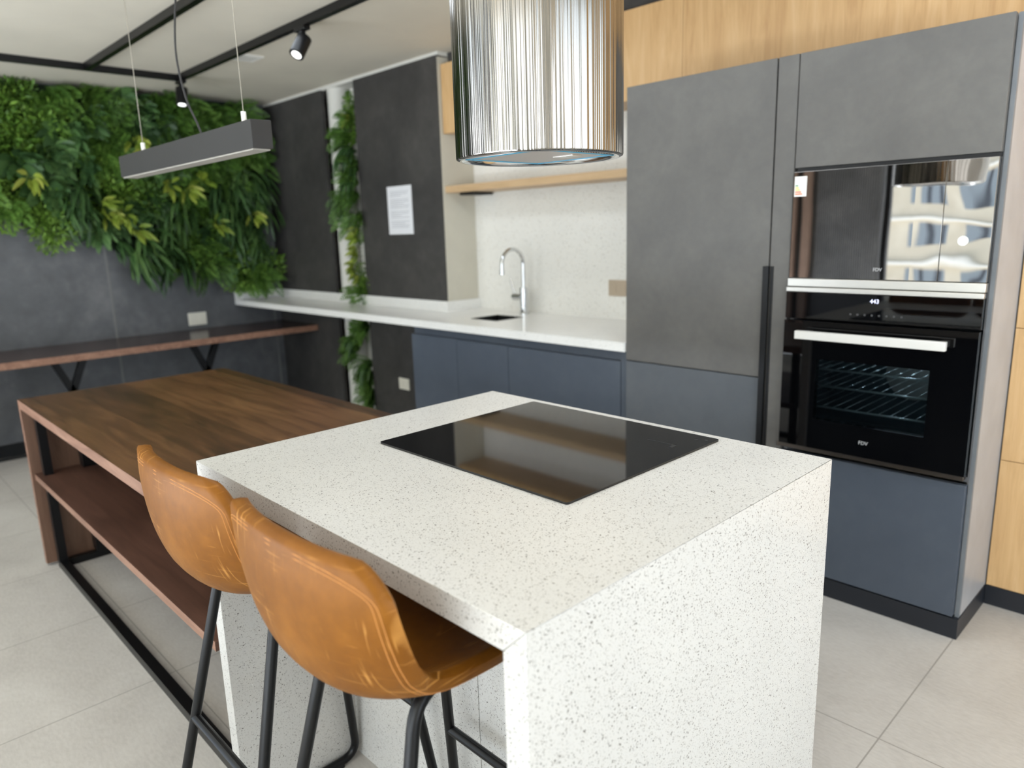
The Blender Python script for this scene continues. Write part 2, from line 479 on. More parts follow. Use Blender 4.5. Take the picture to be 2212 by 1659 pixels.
fx, fy = -2.455, 2.47
t = thing('faucet', (fx, fy, ZK1), 'chrome gooseneck tap standing behind the black sink', 'tap')
bm = B(); lathe(bm, [(0, ZK1), (.03, ZK1), (.03, ZK1+.008), (.024, ZK1+.012), (.024, 1.00), (.022, 1.012), (0, 1.012)], fx, fy, 28); obj('body', bm, M['chrome'], t)
bm = B(); pts = [(fx, fy, 1.0), (fx, fy, 1.13)]
for k in range(13):
    a = PI*k/12; pts.append((fx, fy-.085+.085*math.cos(a), 1.15+.085*math.sin(a)))
pts.append((fx, fy-.17, 1.115))
tube(bm, pts, .011, 14); tube(bm, [(fx, fy-.17, 1.12), (fx, fy-.17, 1.095)], .014, 14); obj('spout', bm, M['chrome'], t)
bm = B(); tube(bm, [(fx-.015, fy, .955), (fx-.085, fy, .955)], .021, 18); obj('cartridge', bm, M['chrome'], t)
bm = B(); tube(bm, [(fx-.076, fy, .965), (fx-.10, fy-.01, 1.06)], .006, 10); obj('lever', bm, M['chrome'], t)

def outlet(name, p, axis, w, h, mat, label, n=2):
    """axis 'x': plate on a wall facing +x, 'y': plate facing -y"""
    t = thing(name, p, label, 'socket')
    x, y, z = p
    if axis == 'x':
        obj('plate', bx(x, x+.008, y-w/2, y+w/2, z-h/2, z+h/2, bev=.002), mat, t)
        for k in range(n):
            yy = y-w/2+w*(k+.5)/n
            obj('module', bx(x+.006, x+.010, yy-w*.17, yy+w*.17, z-h*.28, z+h*.28, bev=.001), M['socket'], t)
    else:
        obj('plate', bx(x-w/2, x+w/2, y-.008, y, z-h/2, z+h/2, bev=.002), mat, t)
        for k in range(n):
            xx = x-w/2+w*(k+.5)/n
            obj('module', bx(xx-w*.17, xx+w*.17, y-.010, y-.006, z-h*.28, z+h*.28, bev=.001), mat, t)
outlet('wall_socket', (BX, 1.617, .735), 'x', .14, .098, M['socket'], 'ivory socket plate on the dark left wall just above the bench shelf')
outlet('wall_socket', (-3.488, YP, .324), 'y', .115, .08, M['socket'], 'ivory socket plate low on the dark panel beside the blue-grey base cabinets')
outlet('wall_socket', (-1.84, YN, 1.022), 'y', .125, .085, M['socket_b'], 'beige socket plate on the pale backsplash beside the tall unit')

# paper notice
t = thing('paper_notice', (-3.42, YP-.002, 1.33), 'white printed paper sheet taped to the dark wall panel', 'notice')
obj('sheet', bx(-3.553, -3.287, YP-.0025, YP-.0005, 1.335, 1.641), M['paper'], t)
bm = B(); z = 1.607; k = 0
while z > 1.375:
    w = (.20, .19, .12, .2, .195, .2, .15, .2, .19, .17)[k % 10]
    if k not in (3, 9, 14): box(bm, -3.52, -3.52+w, YP-.003, YP-.0024, z-.0035, z)
    z -= .0125; k += 1
obj('printed_text', bm, M['ink'], t)

# ------------------------------------------------------------------ base cabinets
t = thing('base_cabinet', (-2.1, 2.2, 0), 'blue-grey handleless base cabinets under the white counter', 'cabinet')
bm = B(); box(bm, -2.872, -2.854, 1.975, YN, .07, ZK0-.001); box(bm, -1.336, -1.318, 1.975, YN, .07, ZK0-.001)
box(bm, -2.854, -1.336, 1.975, YN, .07, .09); box(bm, -2.854, -1.336, YN-.02, YN, .09, ZK0-.001); box(bm, -2.854, -1.336, 1.975, 1.99, .76, ZK0-.001)
obj('carcass', bm, M['bluegrey'], t)
obj('plinth', bx(-2.86, -1.318, 2.0, 2.03, 0, .07), M['plinth'], t)
for a, b in ((-2.87, -2.467), (-2.463, -2.063), (-2.059, -1.352)):
    obj('door', bx(a, b, 1.950, 1.972, .075, .768, bev=.001), M['bluegrey'], t)
obj('filler', bx(-1.349, -1.318, 1.952, 1.974, .075, ZK0-.002), M['bluegrey'], t)
obj('grip_channel', bx(-2.87, -1.352, 1.972, 1.976, .77, ZK0-.002), M['bluegrey'], t)

# ------------------------------------------------------------------ tall units
def grad(name, lo, hi):   # front finish
    return M[lo]
t = thing('fridge_cabinet', (-.97, 2.25, 0), 'tall grey cabinet with two doors left of the built-in oven', 'cabinet')
obj('carcass', bx(-1.3147, -.622, 1.965, 2.33, .07, ZT-.002), M['carcass'], t)
obj('plinth', bx(-1.3147, -.61, 1.966, 1.99, 0, .07), M['plinth'], t)
obj('door', bx(-1.3147, -.6855, YD, 1.962, .7825, ZT, bev=.0012), M['graphite'], t)
obj('door', bx(-1.3147, -.6855, YD, 1.962, .075, .7785, bev=.0012), M['graphite_dim_sheen'], t)
obj('filler', bx(-.680, -.609, YD, 1.962, .075, ZT, bev=.0012), M['graphite'], t)
bm = B(); box(bm, -.7015, -.6795, YD-.012, YD+.02, .09, 1.19, bev=.001); box(bm, -.676, -.6655, YD-.003, YD+.01, .09, 1.19, bev=.001)
obj('handle', bm, M['black'], t, label='long black recessed edge handle')

t = thing('oven_cabinet', (-.3, 2.25, 0), 'tall grey cabinet housing the oven and microwave at the right end', 'cabinet')
bm = B()
box(bm, -.012, .0081, 1.975, 2.33, .0705, ZT)                    # right side panel
box(bm, -.6075, -.595, 1.965, 2.33, .0705, ZT)
box(bm, -.595, -.012, 1.965, 2.33, ZT-.02, ZT); box(bm, -.595, -.012, 1.99, 2.33, 1.512, 1.53)
box(bm, -.595, -.012, 1.985, 2.33, .522, .538); box(bm, -.595, -.012, 2.31, 2.33, .07, ZT)
box(bm, -.595, -.012, 1.985, 2.33, .072, .09)
obj('carcass', bm, M['carcass_side'], t)
obj('gap_shade_strip', bx(-.603, -.008, 1.952, 1.962, 1.5072, 1.5195), M['blackplast'], t)  # black strip added to stand for shade in the gap above the microwave
obj('face_edge', bx(-.004, .0079, 1.960, 1.975, .0705, ZT), M['carcass'], t)
obj('plinth', bx(-.6075, .011, 1.943, 2.268, 0, .070), M['plinth'], t)
obj('door', bx(-.6057, -.0068, YD, 1.962, 1.520, ZT, bev=.0012), M['graphite'], t)
obj('drawer', bx(-.6057, -.0068, YD, 1.962, .076, .5218, bev=.0012), M['bluegrey'], t)

# microwave
t = thing('microwave', (-.306, 2.1, 1.12), 'built-in microwave with mirrored door, white dot sticker and energy label', 'microwave')
obj('housing', bx(-.59, -.02, 1.95, 2.3, 1.125, 1.505), M['blackplast'], t)
obj('door', bx(-.603, -.1375, 1.930, 1.949, 1.152, 1.5065, bev=.001), M['mirror'], t)
obj('control_panel', bx(-.1365, -.007, 1.930, 1.949, 1.152, 1.5065, bev=.001), M['mirror'], t)
obj('bottom_trim', bx(-.606, -.006, 1.926, 1.95, 1.1225, 1.150, bev=.002), M['alu'], t)
bm = B(); lathe(bm, [(0, 0), (.0145, 0), (.0145, .0006), (0, .0006)], 0, 0, 32)
bm.transform(Matrix.Translation((-.078, 1.9299, 1.273)) @ Matrix.Rotation(PI/2, 4, 'X'))
obj('sticker', bm, M['label_w'], t, label='round white sticker')
el = obj('energy_label', bx(-.599, -.5575, 1.9292, 1.9299, 1.4255, 1.491), M['label_w'], t)
for k, (w, mt) in enumerate((('.010', 'label_g'), ('.013', 'label_y'), ('.017', 'label_y'), ('.021', 'label_o'), ('.025', 'label_o'))):
    obj('rating_bar', bx(-.596, -.596+float(w), 1.9288, 1.9292, 1.464-k*.007-.005, 1.464-k*.007), M[mt], el)
obj('logo', text_bm('FDV', .015, (-.312, 1.9298, 1.184)), M['logo'], t)

# oven
t = thing('oven', (-.31, 2.1, .54), 'built-in black glass oven with steel bar handle below the microwave', 'oven')
obj('control_panel', bx(-.608, -.008, 1.927, 1.949, 1.012, 1.104, bev=.001), M['ovenglass'], t)
obj('top_trim', bx(-.6085, -.0075, 1.923, 1.95, 1.1045, 1.1205, bev=.002), M['alu'], t)
bm = B()
w0, w1, v0, v1 = -.487, -.131, .662, .877
for a in ((-.606, w0, .557, 1.006), (w1, -.009, .557, 1.006), (w0, w1, .557, v0), (w0, w1, v1, 1.006)):
    box(bm, a[0], a[1], 1.918, 1.947, a[2], a[3])
bmesh.ops.remove_doubles(bm, verts=bm.verts[:], dist=1e-5)
dr = obj('door', bm, M['ovenglass'], t)
obj('window', bx(w0, w1, 1.922, 1.926, v0, v1), M['ovenwin'], dr)
hb = B(); box(hb, -.545, -.081, 1.866, 1.885, .949, .977, bev=.002)
box(hb, -.535, -.515, 1.885, 1.918, .954, .972); box(hb, -.111, -.091, 1.885, 1.918, .954, .972)
obj('handle', hb, M['satin'], dr)
obj('logo', text_bm('FDV', .017, (-.312, 1.9178, .607)), M['logo'], dr)
obj('bottom_trim', bx(-.617, -.012, 1.925, 1.955, .541, .5565, bev=.001), M['strip'], t)
bm = B()
box(bm, -.59, -.58, 1.95, 2.29, .58, .99); box(bm, -.03, -.02, 1.95, 2.29, .58, .99); box(bm, -.59, -.02, 2.28, 2.29, .58, .99)
box(bm, -.59, -.02, 1.95, 2.29, .57, .58); box(bm, -.59, -.02, 1.95, 2.29, .99, 1.0)
obj('cavity', bm, M['cavity'], t)
for z in (.70, .775, .835):
    bm = B()
    tube(bm, [(-.575, 1.965, z), (-.035, 1.965, z)], .0035, 8); tube(bm, [(-.575, 1.965, z+.018), (-.575, 2.27, z+.018)], .003, 6)
    tube(bm, [(-.035, 1.965, z+.018), (-.035, 2.27, z+.018)], .003, 6)
    for k in range(14):
        x = -.555+k*.038; tube(bm, [(x, 1.965, z), (x, 2.26, z)], .0016, 6)
    obj('rack', bm, M['rack'], t)
bm = B(); lathe(bm, [(0, 0), (.095, 0), (.095, .004), (0, .004)], 0, 0, 40)
bm.transform(Matrix.Translation((-.28, 2.279, .79)) @ Matrix.Rotation(PI/2, 4, 'X')); obj('fan_cover', bm, M['filter'], t)
bm = B()
for k in range(8):
    x = -.385+k*.0225
    box(bm, x-.003, x+.003, 1.9264, 1.927, 1.034, 1.040)
obj('touch_keys', bm, M['mark'], t)
obj('clock_display', text_bm('443', .019, (-.312, 1.9266, 1.082)), M['digits'], t)

# ------------------------------------------------------------------ island
t = thing('kitchen_island', (IX/2, IY/2, 0), 'white speckled stone waterfall island in the foreground with a black hob', 'island')
e = .0003
bm = B(); prism(bm, [(IX, H), (0, H), (-T, H-T), (IX+T, H-T)], 0, IY, .0012); obj('worktop', bm, M['terrazzo'], t)
bm = B(); prism(bm, [(0, H-e*2), (-T, H-T-e), (-T, 0), (0, 0)], 0, IY, .0012); obj('side_panel', bm, M['terrazzo'], t)
bm = B(); prism(bm, [(IX, H-e*2), (IX+T, H-T-e), (IX+T, 0), (IX, 0)], 0, IY, .0012); obj('side_panel', bm, M['terrazzo'], t)
obj('back_panel', bx(IX+T+.001, -.46, .309, .33, 0, H-T-.001, bev=.001), M['terrazzo'], t)
obj('back_panel', bx(-.458, -T-.001, .309, .33, 0, H-T-.001, bev=.001), M['terrazzo'], t)
obj('front_panel', bx(IX+T+.001, -T-.001, .835, .855, .07, H-T-.001, bev=.001), M['bluegrey'], t)

t = thing('induction_hob', (-.517, .589, H), 'black glass induction hob lying flush on the white island top', 'hob')
bm = B(); x0, x1, y0, y1 = -.802, -.232, .337, .841
b = bmesh.new()
pl = []
for cx, cy, a0 in ((x1-.006, y1-.006, 0), (x0+.006, y1-.006, 90), (x0+.006, y0+.006, 180), (x1-.006, y0+.006, 270)):
    for k in range(5):
        a = math.radians(a0+k*22.5); pl.append((cx+.006*math.cos(a), cy+.006*math.sin(a)))
lo = [b.verts.new((x, y, H+.0002)) for x, y in pl]; hi = [b.verts.new((x, y, H+.0045)) for x, y in pl]
b.faces.new(lo[::-1]); b.faces.new(hi)
for k in range(len(pl)): b.faces.new((lo[k], lo[(k+1) % len(pl)], hi[(k+1) % len(pl)], hi[k]))
merge(bm, b)
obj('glass', bm, M['cooktop'], t)
bm = B(); box(bm, -.352, -.276, .7395, .7415, H+.0045, H+.0048); box(bm, -.285, -.276, .722, .7395, H+.0045, H+.0048)
obj('touch_slider', bm, M['mark_dim'], t)
for x, y in ((-.268, .805), (-.25, .815)):
    obj('touch_key', bx(x-.004, x+.004, y-.003, y+.003, H+.0045, H+.0048), M['mark_dim'], t)

# ------------------------------------------------------------------ cylinder hood
HX, HY, HR, HZ = -.55, .62, .1765, 1.490
t = thing('cooker_hood', (HX, HY, HZ), 'shiny brushed steel cylinder hood hanging from the ceiling over the hob', 'hood')
bm = B(); lathe(bm, [(HR, ZC), (HR, HZ+.004), (HR-.001, HZ+.001), (HR-.004, HZ)], HX, HY, 128); obj('body', bm, M['hood'], t, angle=50)
bm = B(); lathe(bm, [(HR-.004, HZ), (HR-.007, HZ-.002), (HR-.016, HZ-.001), (HR-.02, HZ+.003), (HR-.021, HZ+.012), (HR-.05, HZ+.013)], HX, HY, 128); obj('rim', bm, M['chrome'], t, angle=60)
bm = B(); lathe(bm, [(HR-.045, HZ+.0135), (0, HZ+.0135)], HX, HY, 64); obj('underside', bm, M['alu'], t)
fw_, fd_ = .112, .112
fl = obj('grease_filter', bx(HX-fw_, HX+fw_, HY-fd_, HY+fd_, HZ+.003, HZ+.013, bev=.001), M['filter'], t)
bm = B()
for q in ((HX-fw_, HX+fw_, HY-fd_, HY-fd_+.008), (HX-fw_, HX+fw_, HY+fd_-.008, HY+fd_), (HX-fw_, HX-fw_+.008, HY-fd_+.008, HY+fd_-.008), (HX+fw_-.008, HX+fw_, HY-fd_+.008, HY+fd_-.008)):
    box(bm, q[0], q[1], q[2], q[3], HZ+.0018, HZ+.003)
obj('protective_film', bm, M['film'], t, label='blue plastic film left on the filter edge')
obj('filter_latch', bx(HX+.02, HX+.075, HY+.02, HY+.05, HZ+.0012, HZ+.003, bev=.0005), M['alu'], t)

# ------------------------------------------------------------------ dining table
TX0, TX1, TY0, TY1, TZ = -2.922, -1.006, .0013, .8571, .7265
t = thing('dining_table', ((TX0+TX1)/2, .43, 0), 'dark brown wooden table with lower shelf and black steel frame butting against the island', 'table')
bm = B(); prism(bm, [(TX0, TZ), (TX1, TZ), (TX1, TZ-.036), (TX0+.03, TZ-.036)], TY0, TY1, .0012)
me_top = obj('tabletop', bm, [M['walnut'], M['walnut_edge']], t)
for p in me_top.data.polygons:
    p.material_index = 0 if p.normal.z > .6 else 1
bm = B(); prism(bm, [(TX0, TZ-.0005), (TX0+.03, TZ-.0365), (TX0+.03, .012), (TX0, .012)], TY0, TY1, .0012)
o = obj('side_panel', bm, [M['walnut_side'], M['walnut_edge']], t)
for p in o.data.polygons: p.material_index = 1 if p.normal.y < -.6 else 0
o = obj('lower_shelf', bx(TX0+.031, -1.062, .012, .80, .386, .412, bev=.001), [M['walnut_shelf'], M['walnut_edge']], t)
for p in o.data.polygons: p.material_index = 1 if p.normal.y < -.6 else 0
for x in (-2.845, -1.075):
    for y in (.052, .77):
        bm = B(); box(bm, x-.016, x+.016, y-.016, y+.016, 0, TZ-.036)
        obj('leg', bm, M['black'], t)
bm = B()
for y in (.052, .77): box(bm, -2.829, -1.091, y-.016, y+.016, 0, .03)
for x in (-2.845, -1.075): box(bm, x-.016, x+.016, .068, .754, 0, .03)
obj('base_rail', bm, M['black'], t)
bm = B(); box(bm, -2.89, -2.83, .18, .26, .03, TZ-.036); box(bm, -2.88, -2.84, .4, .44, .03, TZ-.036)
obj('inner_upright', bm, M['black'], t)

# ------------------------------------------------------------------ bench shelf along the left wall
t = thing('wall_bench', (-4.91, .8, .3), 'glossy dark wood bench shelf on V-shaped black brackets along the left wall', 'bench')
o = obj('seat_board', bx(BX+.001, -4.607, -1.6, YP-.002, .611, .655, bev=.001), [M['bench'], M['walnut_edge']], t)
for p in o.data.polygons: p.material_index = 1 if p.normal.x > .6 else 0
for y in (-.5, .587, 1.45):
    bm = B()
    sqtube(bm, (-4.70, y-.085, .611), (-4.70, y+.004, .40), .04); sqtube(bm, (-4.70, y+.085, .611), (-4.70, y-.004, .40), .04)
    box(bm, -4.718, -4.682, y-.018, y+.018, .0255, .415)
    box(bm, -5.2, -4.69, y-.016, y+.016, .598, .611)
    obj('bracket', bm, M['black'], t)

# ------------------------------------------------------------------ stools
def catmull(P, n):
    out = []
    Q = [P[0]]+list(P)+[P[-1]]
    m = len(P)-1
    for k in range(n+1):
        u = k/n*m; i = min(int(u), m-1); f = u-i
        p0, p1, p2, p3 = (Vector(q) for q in Q[i:i+4])
        out.append(.5*((2*p1)+(p2-p0)*f+(2*p0-5*p1+4*p2-p3)*f*f+(3*p1-p0-3*p2+p3)*f**3))
    return out

SHX = .017
def shell():
    # columns: y, z, half width, side lift
    P = [(.265,.708,.160,.014), (.22,.721,.174,.022), (.13,.721,.181,.032), (.045,.717,.185,.042), (-.03,.715,.188,.056), (-.085,.730,.193,.066),
         (-.122,.764,.200,.068), (-.141,.809,.206,.063), (-.150,.860,.209,.055), (-.152,.915,.208,.045), (-.147,.970,.203,.036)]
    NS, NTt = 56, 40
    C2 = catmull([(p[0], p[1], p[2]) for p in P], 400); C3 = catmull([(p[3], 0, 0) for p in P], 400)
    L = [0]
    for a, b in zip(C2, C2[1:]): L.append(L[-1]+math.hypot(b.x-a.x, b.y-a.y))
    def at(s):
        tgt = s*L[-1]
        lo = 0
        for i in range(len(L)-1):
            if L[i+1] >= tgt: lo = i; break
        else: lo = len(L)-2
        f = (tgt-L[lo])/max(1e-9, L[lo+1]-L[lo])
        a = C2[lo].lerp(C2[lo+1], f); l = C3[lo].x*(1-f)+C3[lo+1].x*f
        d = (C2[min(lo+4, 400)]-C2[max(lo-3, 0)]); d = Vector((d.x, d.y)).normalized()
        # travelling from seat front backwards then up: sitter side normal
        return a, l, Vector((d.y, -d.x))*-1 if False else Vector((d.y, -d.x))
    Ltot = L[-1]
    def surf(s, tt):
        s_ = min(max(s, 0), 1)
        a, l, nrm = at(s_)
        # rounded ends
        dfront, dback = s_*Ltot, (1-s_)*Ltot
        w = a.z
        for d, R in ((dfront, .075), (dback, .065)):
            if d < R: w = w-R+math.sqrt(max(0, R*R-(R-d)**2))
        x = w*tt
        rel = abs(x)/a.z
        up = l*rel**2.3
        nn = nrm if nrm.dot(Vector((.5, 1))) > 0 else -nrm
        return Vector((x+SHX, a.x+nn.x*up, a.y+nn.y*up)), Vector((0, nn.x, nn.y)), rel
    ss = [.5-.5*math.cos(PI*k/NS) for k in range(NS+1)]
    ss = [.5*a+.5*k/NS for k, a in enumerate(ss)]
    ts = [math.sin(PI/2*(-1+2*k/NTt)*.999)*.35+(-1+2*k/NTt)*.65 for k in range(NTt+1)]
    bm = B(); top = []; bot = []
    TH = .0125
    grid = [[surf(s, t_) for t_ in ts] for s in ss]
    for i, s in enumerate(ss):
        r1, r2 = [], []
        for j, t_ in enumerate(ts):
            p = grid[i][j][0]
            pi0, pi1 = grid[max(i-1, 0)][j][0], grid[min(i+1, NS)][j][0]
            pj0, pj1 = grid[i][max(j-1, 0)][0], grid[i][min(j+1, NTt)][0]
            nr = (pj1-pj0).cross(pi1-pi0)
            nr = nr.normalized() if nr.length > 1e-9 else grid[i][j][1]
            if nr.dot(grid[i][j][1]) < 0: nr = -nr
            ds = min(s, 1-s)*Ltot; dt = (1-abs(t_))*.2
            dd = min(ds, dt); R = .014
            th = TH*(math.sqrt(max(0, 1-(1-min(dd, R)/R)**2)))
            edge = (i in (0, NS) or j in (0, NTt))
            if edge:
                v = bm.verts.new(p); r1.append(v); r2.append(v)
            else:
                r1.append(bm.verts.new(p+nr*th)); r2.append(bm.verts.new(p-nr*th*1.15))
        top.append(r1); bot.append(r2)
    for i in range(NS):
        for j in range(NTt):
            for g, fl in ((top, 0), (bot, 1)):
                q = [g[i][j], g[i][j+1], g[i+1][j+1], g[i+1][j]]
                try: bm.faces.new(q if not fl else q[::-1])
                except ValueError: pass
    bmesh.ops.remove_doubles(bm, verts=bm.verts[:], dist=2e-5)
    bmesh.ops.dissolve_degenerate(bm, dist=1e-6, edges=bm.edges[:])
    # stitching lines on the rear face and on the rim
    st = B()
    def rear(s, t_, off):
        p, n, rel = surf(s, t_)
        e_ = 1e-3
        a = surf(min(s+e_, 1), t_)[0]-surf(max(s-e_, 0), t_)[0]; c = surf(s, min(t_+e_, 1))[0]-surf(s, max(t_-e_, -1))[0]
        nr = c.cross(a); nr = nr.normalized() if nr.length > 1e-12 else n
        if nr.dot(n) < 0: nr = -nr
        return p+nr*off
    for off, ins in ((-.0142, .90), (-.0142, .935)):
        pts = [rear(s, ins, off) for s in [.05+.87*k/60 for k in range(61)]]
        pts += [rear(.92+(.965-.92 if ins < .92 else .975-.92)*math.sin(PI/2*k/8), ins*math.cos(PI/2*k/8)**.55 if k < 8 else 0, off) for k in range(1, 9)]
        left = [Vector((2*SHX-p.x, p.y, p.z)) for p in pts[::-1]]
        tube(st, pts+left[1:], .0006, 5)
    tube(st, [rear(.43+.03*(1-(t_/.9)**2), t_, -.0143) for t_ in [-.9+1.8*k/40 for k in range(41)]], .0007, 5)
    return bm, st

def make_stool(label):
    t = thing('bar_stool', (0, 0, 0), label, 'stool', 'tan leather bar stools at the island')
    sh, st = shell()
    s = obj('seat_shell', sh, M['leather'], t, angle=60)
    obj('stitching', st, M['stitch'], s)
    fr = .0105
    def leg(sx, fy_, ry_):
        # one closed side frame split in the two legs, top rail and floor rail
        A = lambda h, y0, k, z: (sx*(.125+.10*(.65-z)), y0+k*(.65-z), z)
        return A
    for sx in (-1, 1):
        def fp(z): return (sx*(.125+.103*(.65-z)), .215+.125*(.65-z), z)
        def rp(z): return (sx*(.125+.103*(.65-z)), -.028-.235*(.65-z), z)
        mid = (fp(.67)[1]+rp(.67)[1])/2
        # front leg: from under the seat, round the top bend, down to the floor rail
        pf = fillet([(sx*.118, mid, .700), (sx*.120, fp(.700)[1], .700), fp(.35), fp(.012), (fp(0)[0], .1, .012)], .05, 7)
        obj('leg', tube(B(), pf, fr, 14), M['black'], t)
        pr_ = fillet([(sx*.118, mid, .700), (sx*.120, rp(.700)[1], .700), rp(.35), rp(.012), (rp(0)[0], .1, .012)], .05, 7)
        obj('leg', tube(B(), pr_, fr, 14), M['black'], t)
        for ya in (.22, -.14):
            obj('foot_pad', bx(fp(0)[0]-.012, fp(0)[0]+.012, ya, ya+.03, 0, .012), M['rubber'], t)
    zf = .35
    fx_ = .125+.103*(.65-zf)
    obj('footrest', tube(B(), [(-fx_, .215+.125*(.65-zf), zf), (fx_, .215+.125*(.65-zf), zf)], fr*.95, 12), M['black'], t)
    obj('footrest', tube(B(), [(-fx_, -.028-.235*(.65-zf), zf), (fx_, -.028-.235*(.65-zf), zf)], fr*.95, 12), M['black'], t)
    obj('seat_plate', bx(-.115, .115, .02, .16, .692, .703), M['black'], t)
    return t

def copy_tree(o, parent=None):
    c = o.copy(); COL.objects.link(c)
    if parent:
        c.parent = parent; c.matrix_parent_inverse = o.matrix_parent_inverse.copy()
    for ch in list(o.children): copy_tree(ch, c)
    return c
st1 = make_stool('tan leather bar stool nearest the camera, its seat tucked under the island top')
st2 = copy_tree(st1)
st2['label'] = 'tan leather bar stool further left, standing between the nearer stool and the brown table'
st1.location = (-.331, 0, 0); st2.location = (-.755, 0, 0)

# ------------------------------------------------------------------ ceiling lights
def track(name, p0, p1, label):
    o = obj(name, box(B(), min(p0[0], p1[0])-.017, max(p0[0], p1[0])+.017, min(p0[1], p1[1])-.017, max(p0[1], p1[1])+.017, 2.336, ZC-.0005), M['black'])
    tag(o, label, 'light track')
track('lighting_track', (-4.42, 1.40), (1.6, 1.40), 'black ceiling track carrying the two spotlights, nearest the kitchen wall')
track('lighting_track', (-4.42, .863), (1.6, .863), 'black ceiling track without lamps, passing above the hanging linear lamp')
track('lighting_track', (-4.455, -1.6), (-4.455, 1.418), 'black ceiling track running along in front of the plant wall')

def spot(x, y, tilt, ang, label):
    t = thing('track_spotlight', (x, y, 2.336), label, 'spotlight', 'black track spotlights')
    obj('adapter', bx(x-.05, x+.05, y-.018, y+.018, 2.318, 2.336, bev=.002), M['black'], t)
    bm = B(); box(bm, x-.014, x+.014, y-.012, y+.012, 2.275, 2.318, bev=.002); obj('yoke', bm, M['black'], t)
    d = Vector((math.cos(ang)*math.sin(tilt), math.sin(ang)*math.sin(tilt), -math.cos(tilt)))
    c = Vector((x, y, 2.272))
    bm = B(); tube(bm, [c-d*.02, c+d*.085], .036, 28); h = obj('head', bm, M['black'], t)
    bm = B(); tube(bm, [c+d*.085, c+d*.087], .024, 24); obj('lens', bm, M['lens'], h)
spot(-2.865, 1.40, .62, -PI*.42, 'black cylinder spotlight tilted on the near track, right of the hanging lamp')
spot(-4.44, 1.40, .22, -.75, 'black cylinder spotlight pointing down at the track corner by the plants')

t = thing('linear_pendant', (-1.96, .42, 1.578), 'dark grey rectangular bar lamp hanging on wires over the brown table', 'pendant lamp')
obj('housing', bx(-2.525, -1.40, .39, .45, 1.582, 1.657, bev=.0015), M['lamp_body'], t)
obj('diffuser', bx(-2.515, -1.41, .395, .445, 1.578, 1.582), M['tan_glass'], t)
for x in (-2.335, -1.50):
    bm = B(); tube(bm, [(x, .42, 1.657), (x, .42, ZC)], .0014, 6); w = obj('suspension_wire', bm, M['wire'], t)
    bm = B(); tube(bm, [(x, .42, 1.657), (x, .42, 1.69)], .007, 12); obj('wire_grip', bm, M['label_w'], w)
bm = B()
P = [(-1.80,.42,1.655), (-1.83,.42,1.70), (-1.87,.41,1.78), (-1.88,.40,1.90), (-1.85,.40,2.02), (-1.84,.42,2.15), (-1.86,.42,2.28), (-1.87,.42,ZC)]
tube(bm, catmull(P, 40), .0032, 8); obj('power_cable', bm, M['lamp_body'], t)

t = thing('recessed_light', (-3.75, 1.52, ZC), 'small square white fitting flush in the ceiling behind the spotlight track', 'ceiling light')
obj('frame', bx(-3.83, -3.67, 1.44, 1.60, ZC-.008, ZC-.0005, bev=.002), M['label_w'], t)
obj('diffuser', bx(-3.805, -3.695, 1.465, 1.575, ZC-.010, ZC-.008), M['white'], t)

# ------------------------------------------------------------------ plants
def leaf(bm, base, dirv, side, length, width, droop, nseg=5, fold=.25, grav=Vector((0,-1,0)), stem=True, peak=.4):
    """arching blade leaf; local frame z = out of the wall, y = up"""
    d = dirv.normalized(); p = Vector(base); step = length/nseg
    if stem and p.length > .004:
        q = p.cross(Vector((.3,.8,.5))).normalized()*.0012
        bm.faces.new([bm.verts.new(c) for c in (Vector((0,0,0)), p-q, p+d*step*.3+q)])
    rows = []
    for k in range(nseg+1):
        u = k/nseg
        w = width*.5*(math.sin(PI*min(1, u**(.693/abs(math.log(peak)))))**.8 if 0 < u < 1 else 0)
        s = side-d*side.dot(d); s.normalize(); nr = s.cross(d)
        if 0 < k < nseg: rows.append([bm.verts.new(p-s*w+nr*w*fold), bm.verts.new(p), bm.verts.new(p+s*w+nr*w*fold)])
        else: rows.append([bm.verts.new(p)])
        d = (d+grav*droop*step*4).normalized(); p = p+d*step
    for a, b in zip(rows, rows[1:]):
        if len(a) == 1 and len(b) == 3: bm.faces.new((a[0], b[1], b[0])); bm.faces.new((a[0], b[2], b[1]))
        elif len(a) == 3 and len(b) == 1: bm.faces.new((a[0], a[1], b[0])); bm.faces.new((a[1], a[2], b[0]))
        else:
            bm.faces.new((a[0], a[1], b[1], b[0])); bm.faces.new((a[1], a[2], b[2], b[1]))

def rdir(r, out=.6):
    a = r.uniform(0, 2*PI); e_ = r.uniform(.25, 1.0)
    return Vector((math.cos(a)*e_, math.sin(a)*e_*.9, out)).normalized()

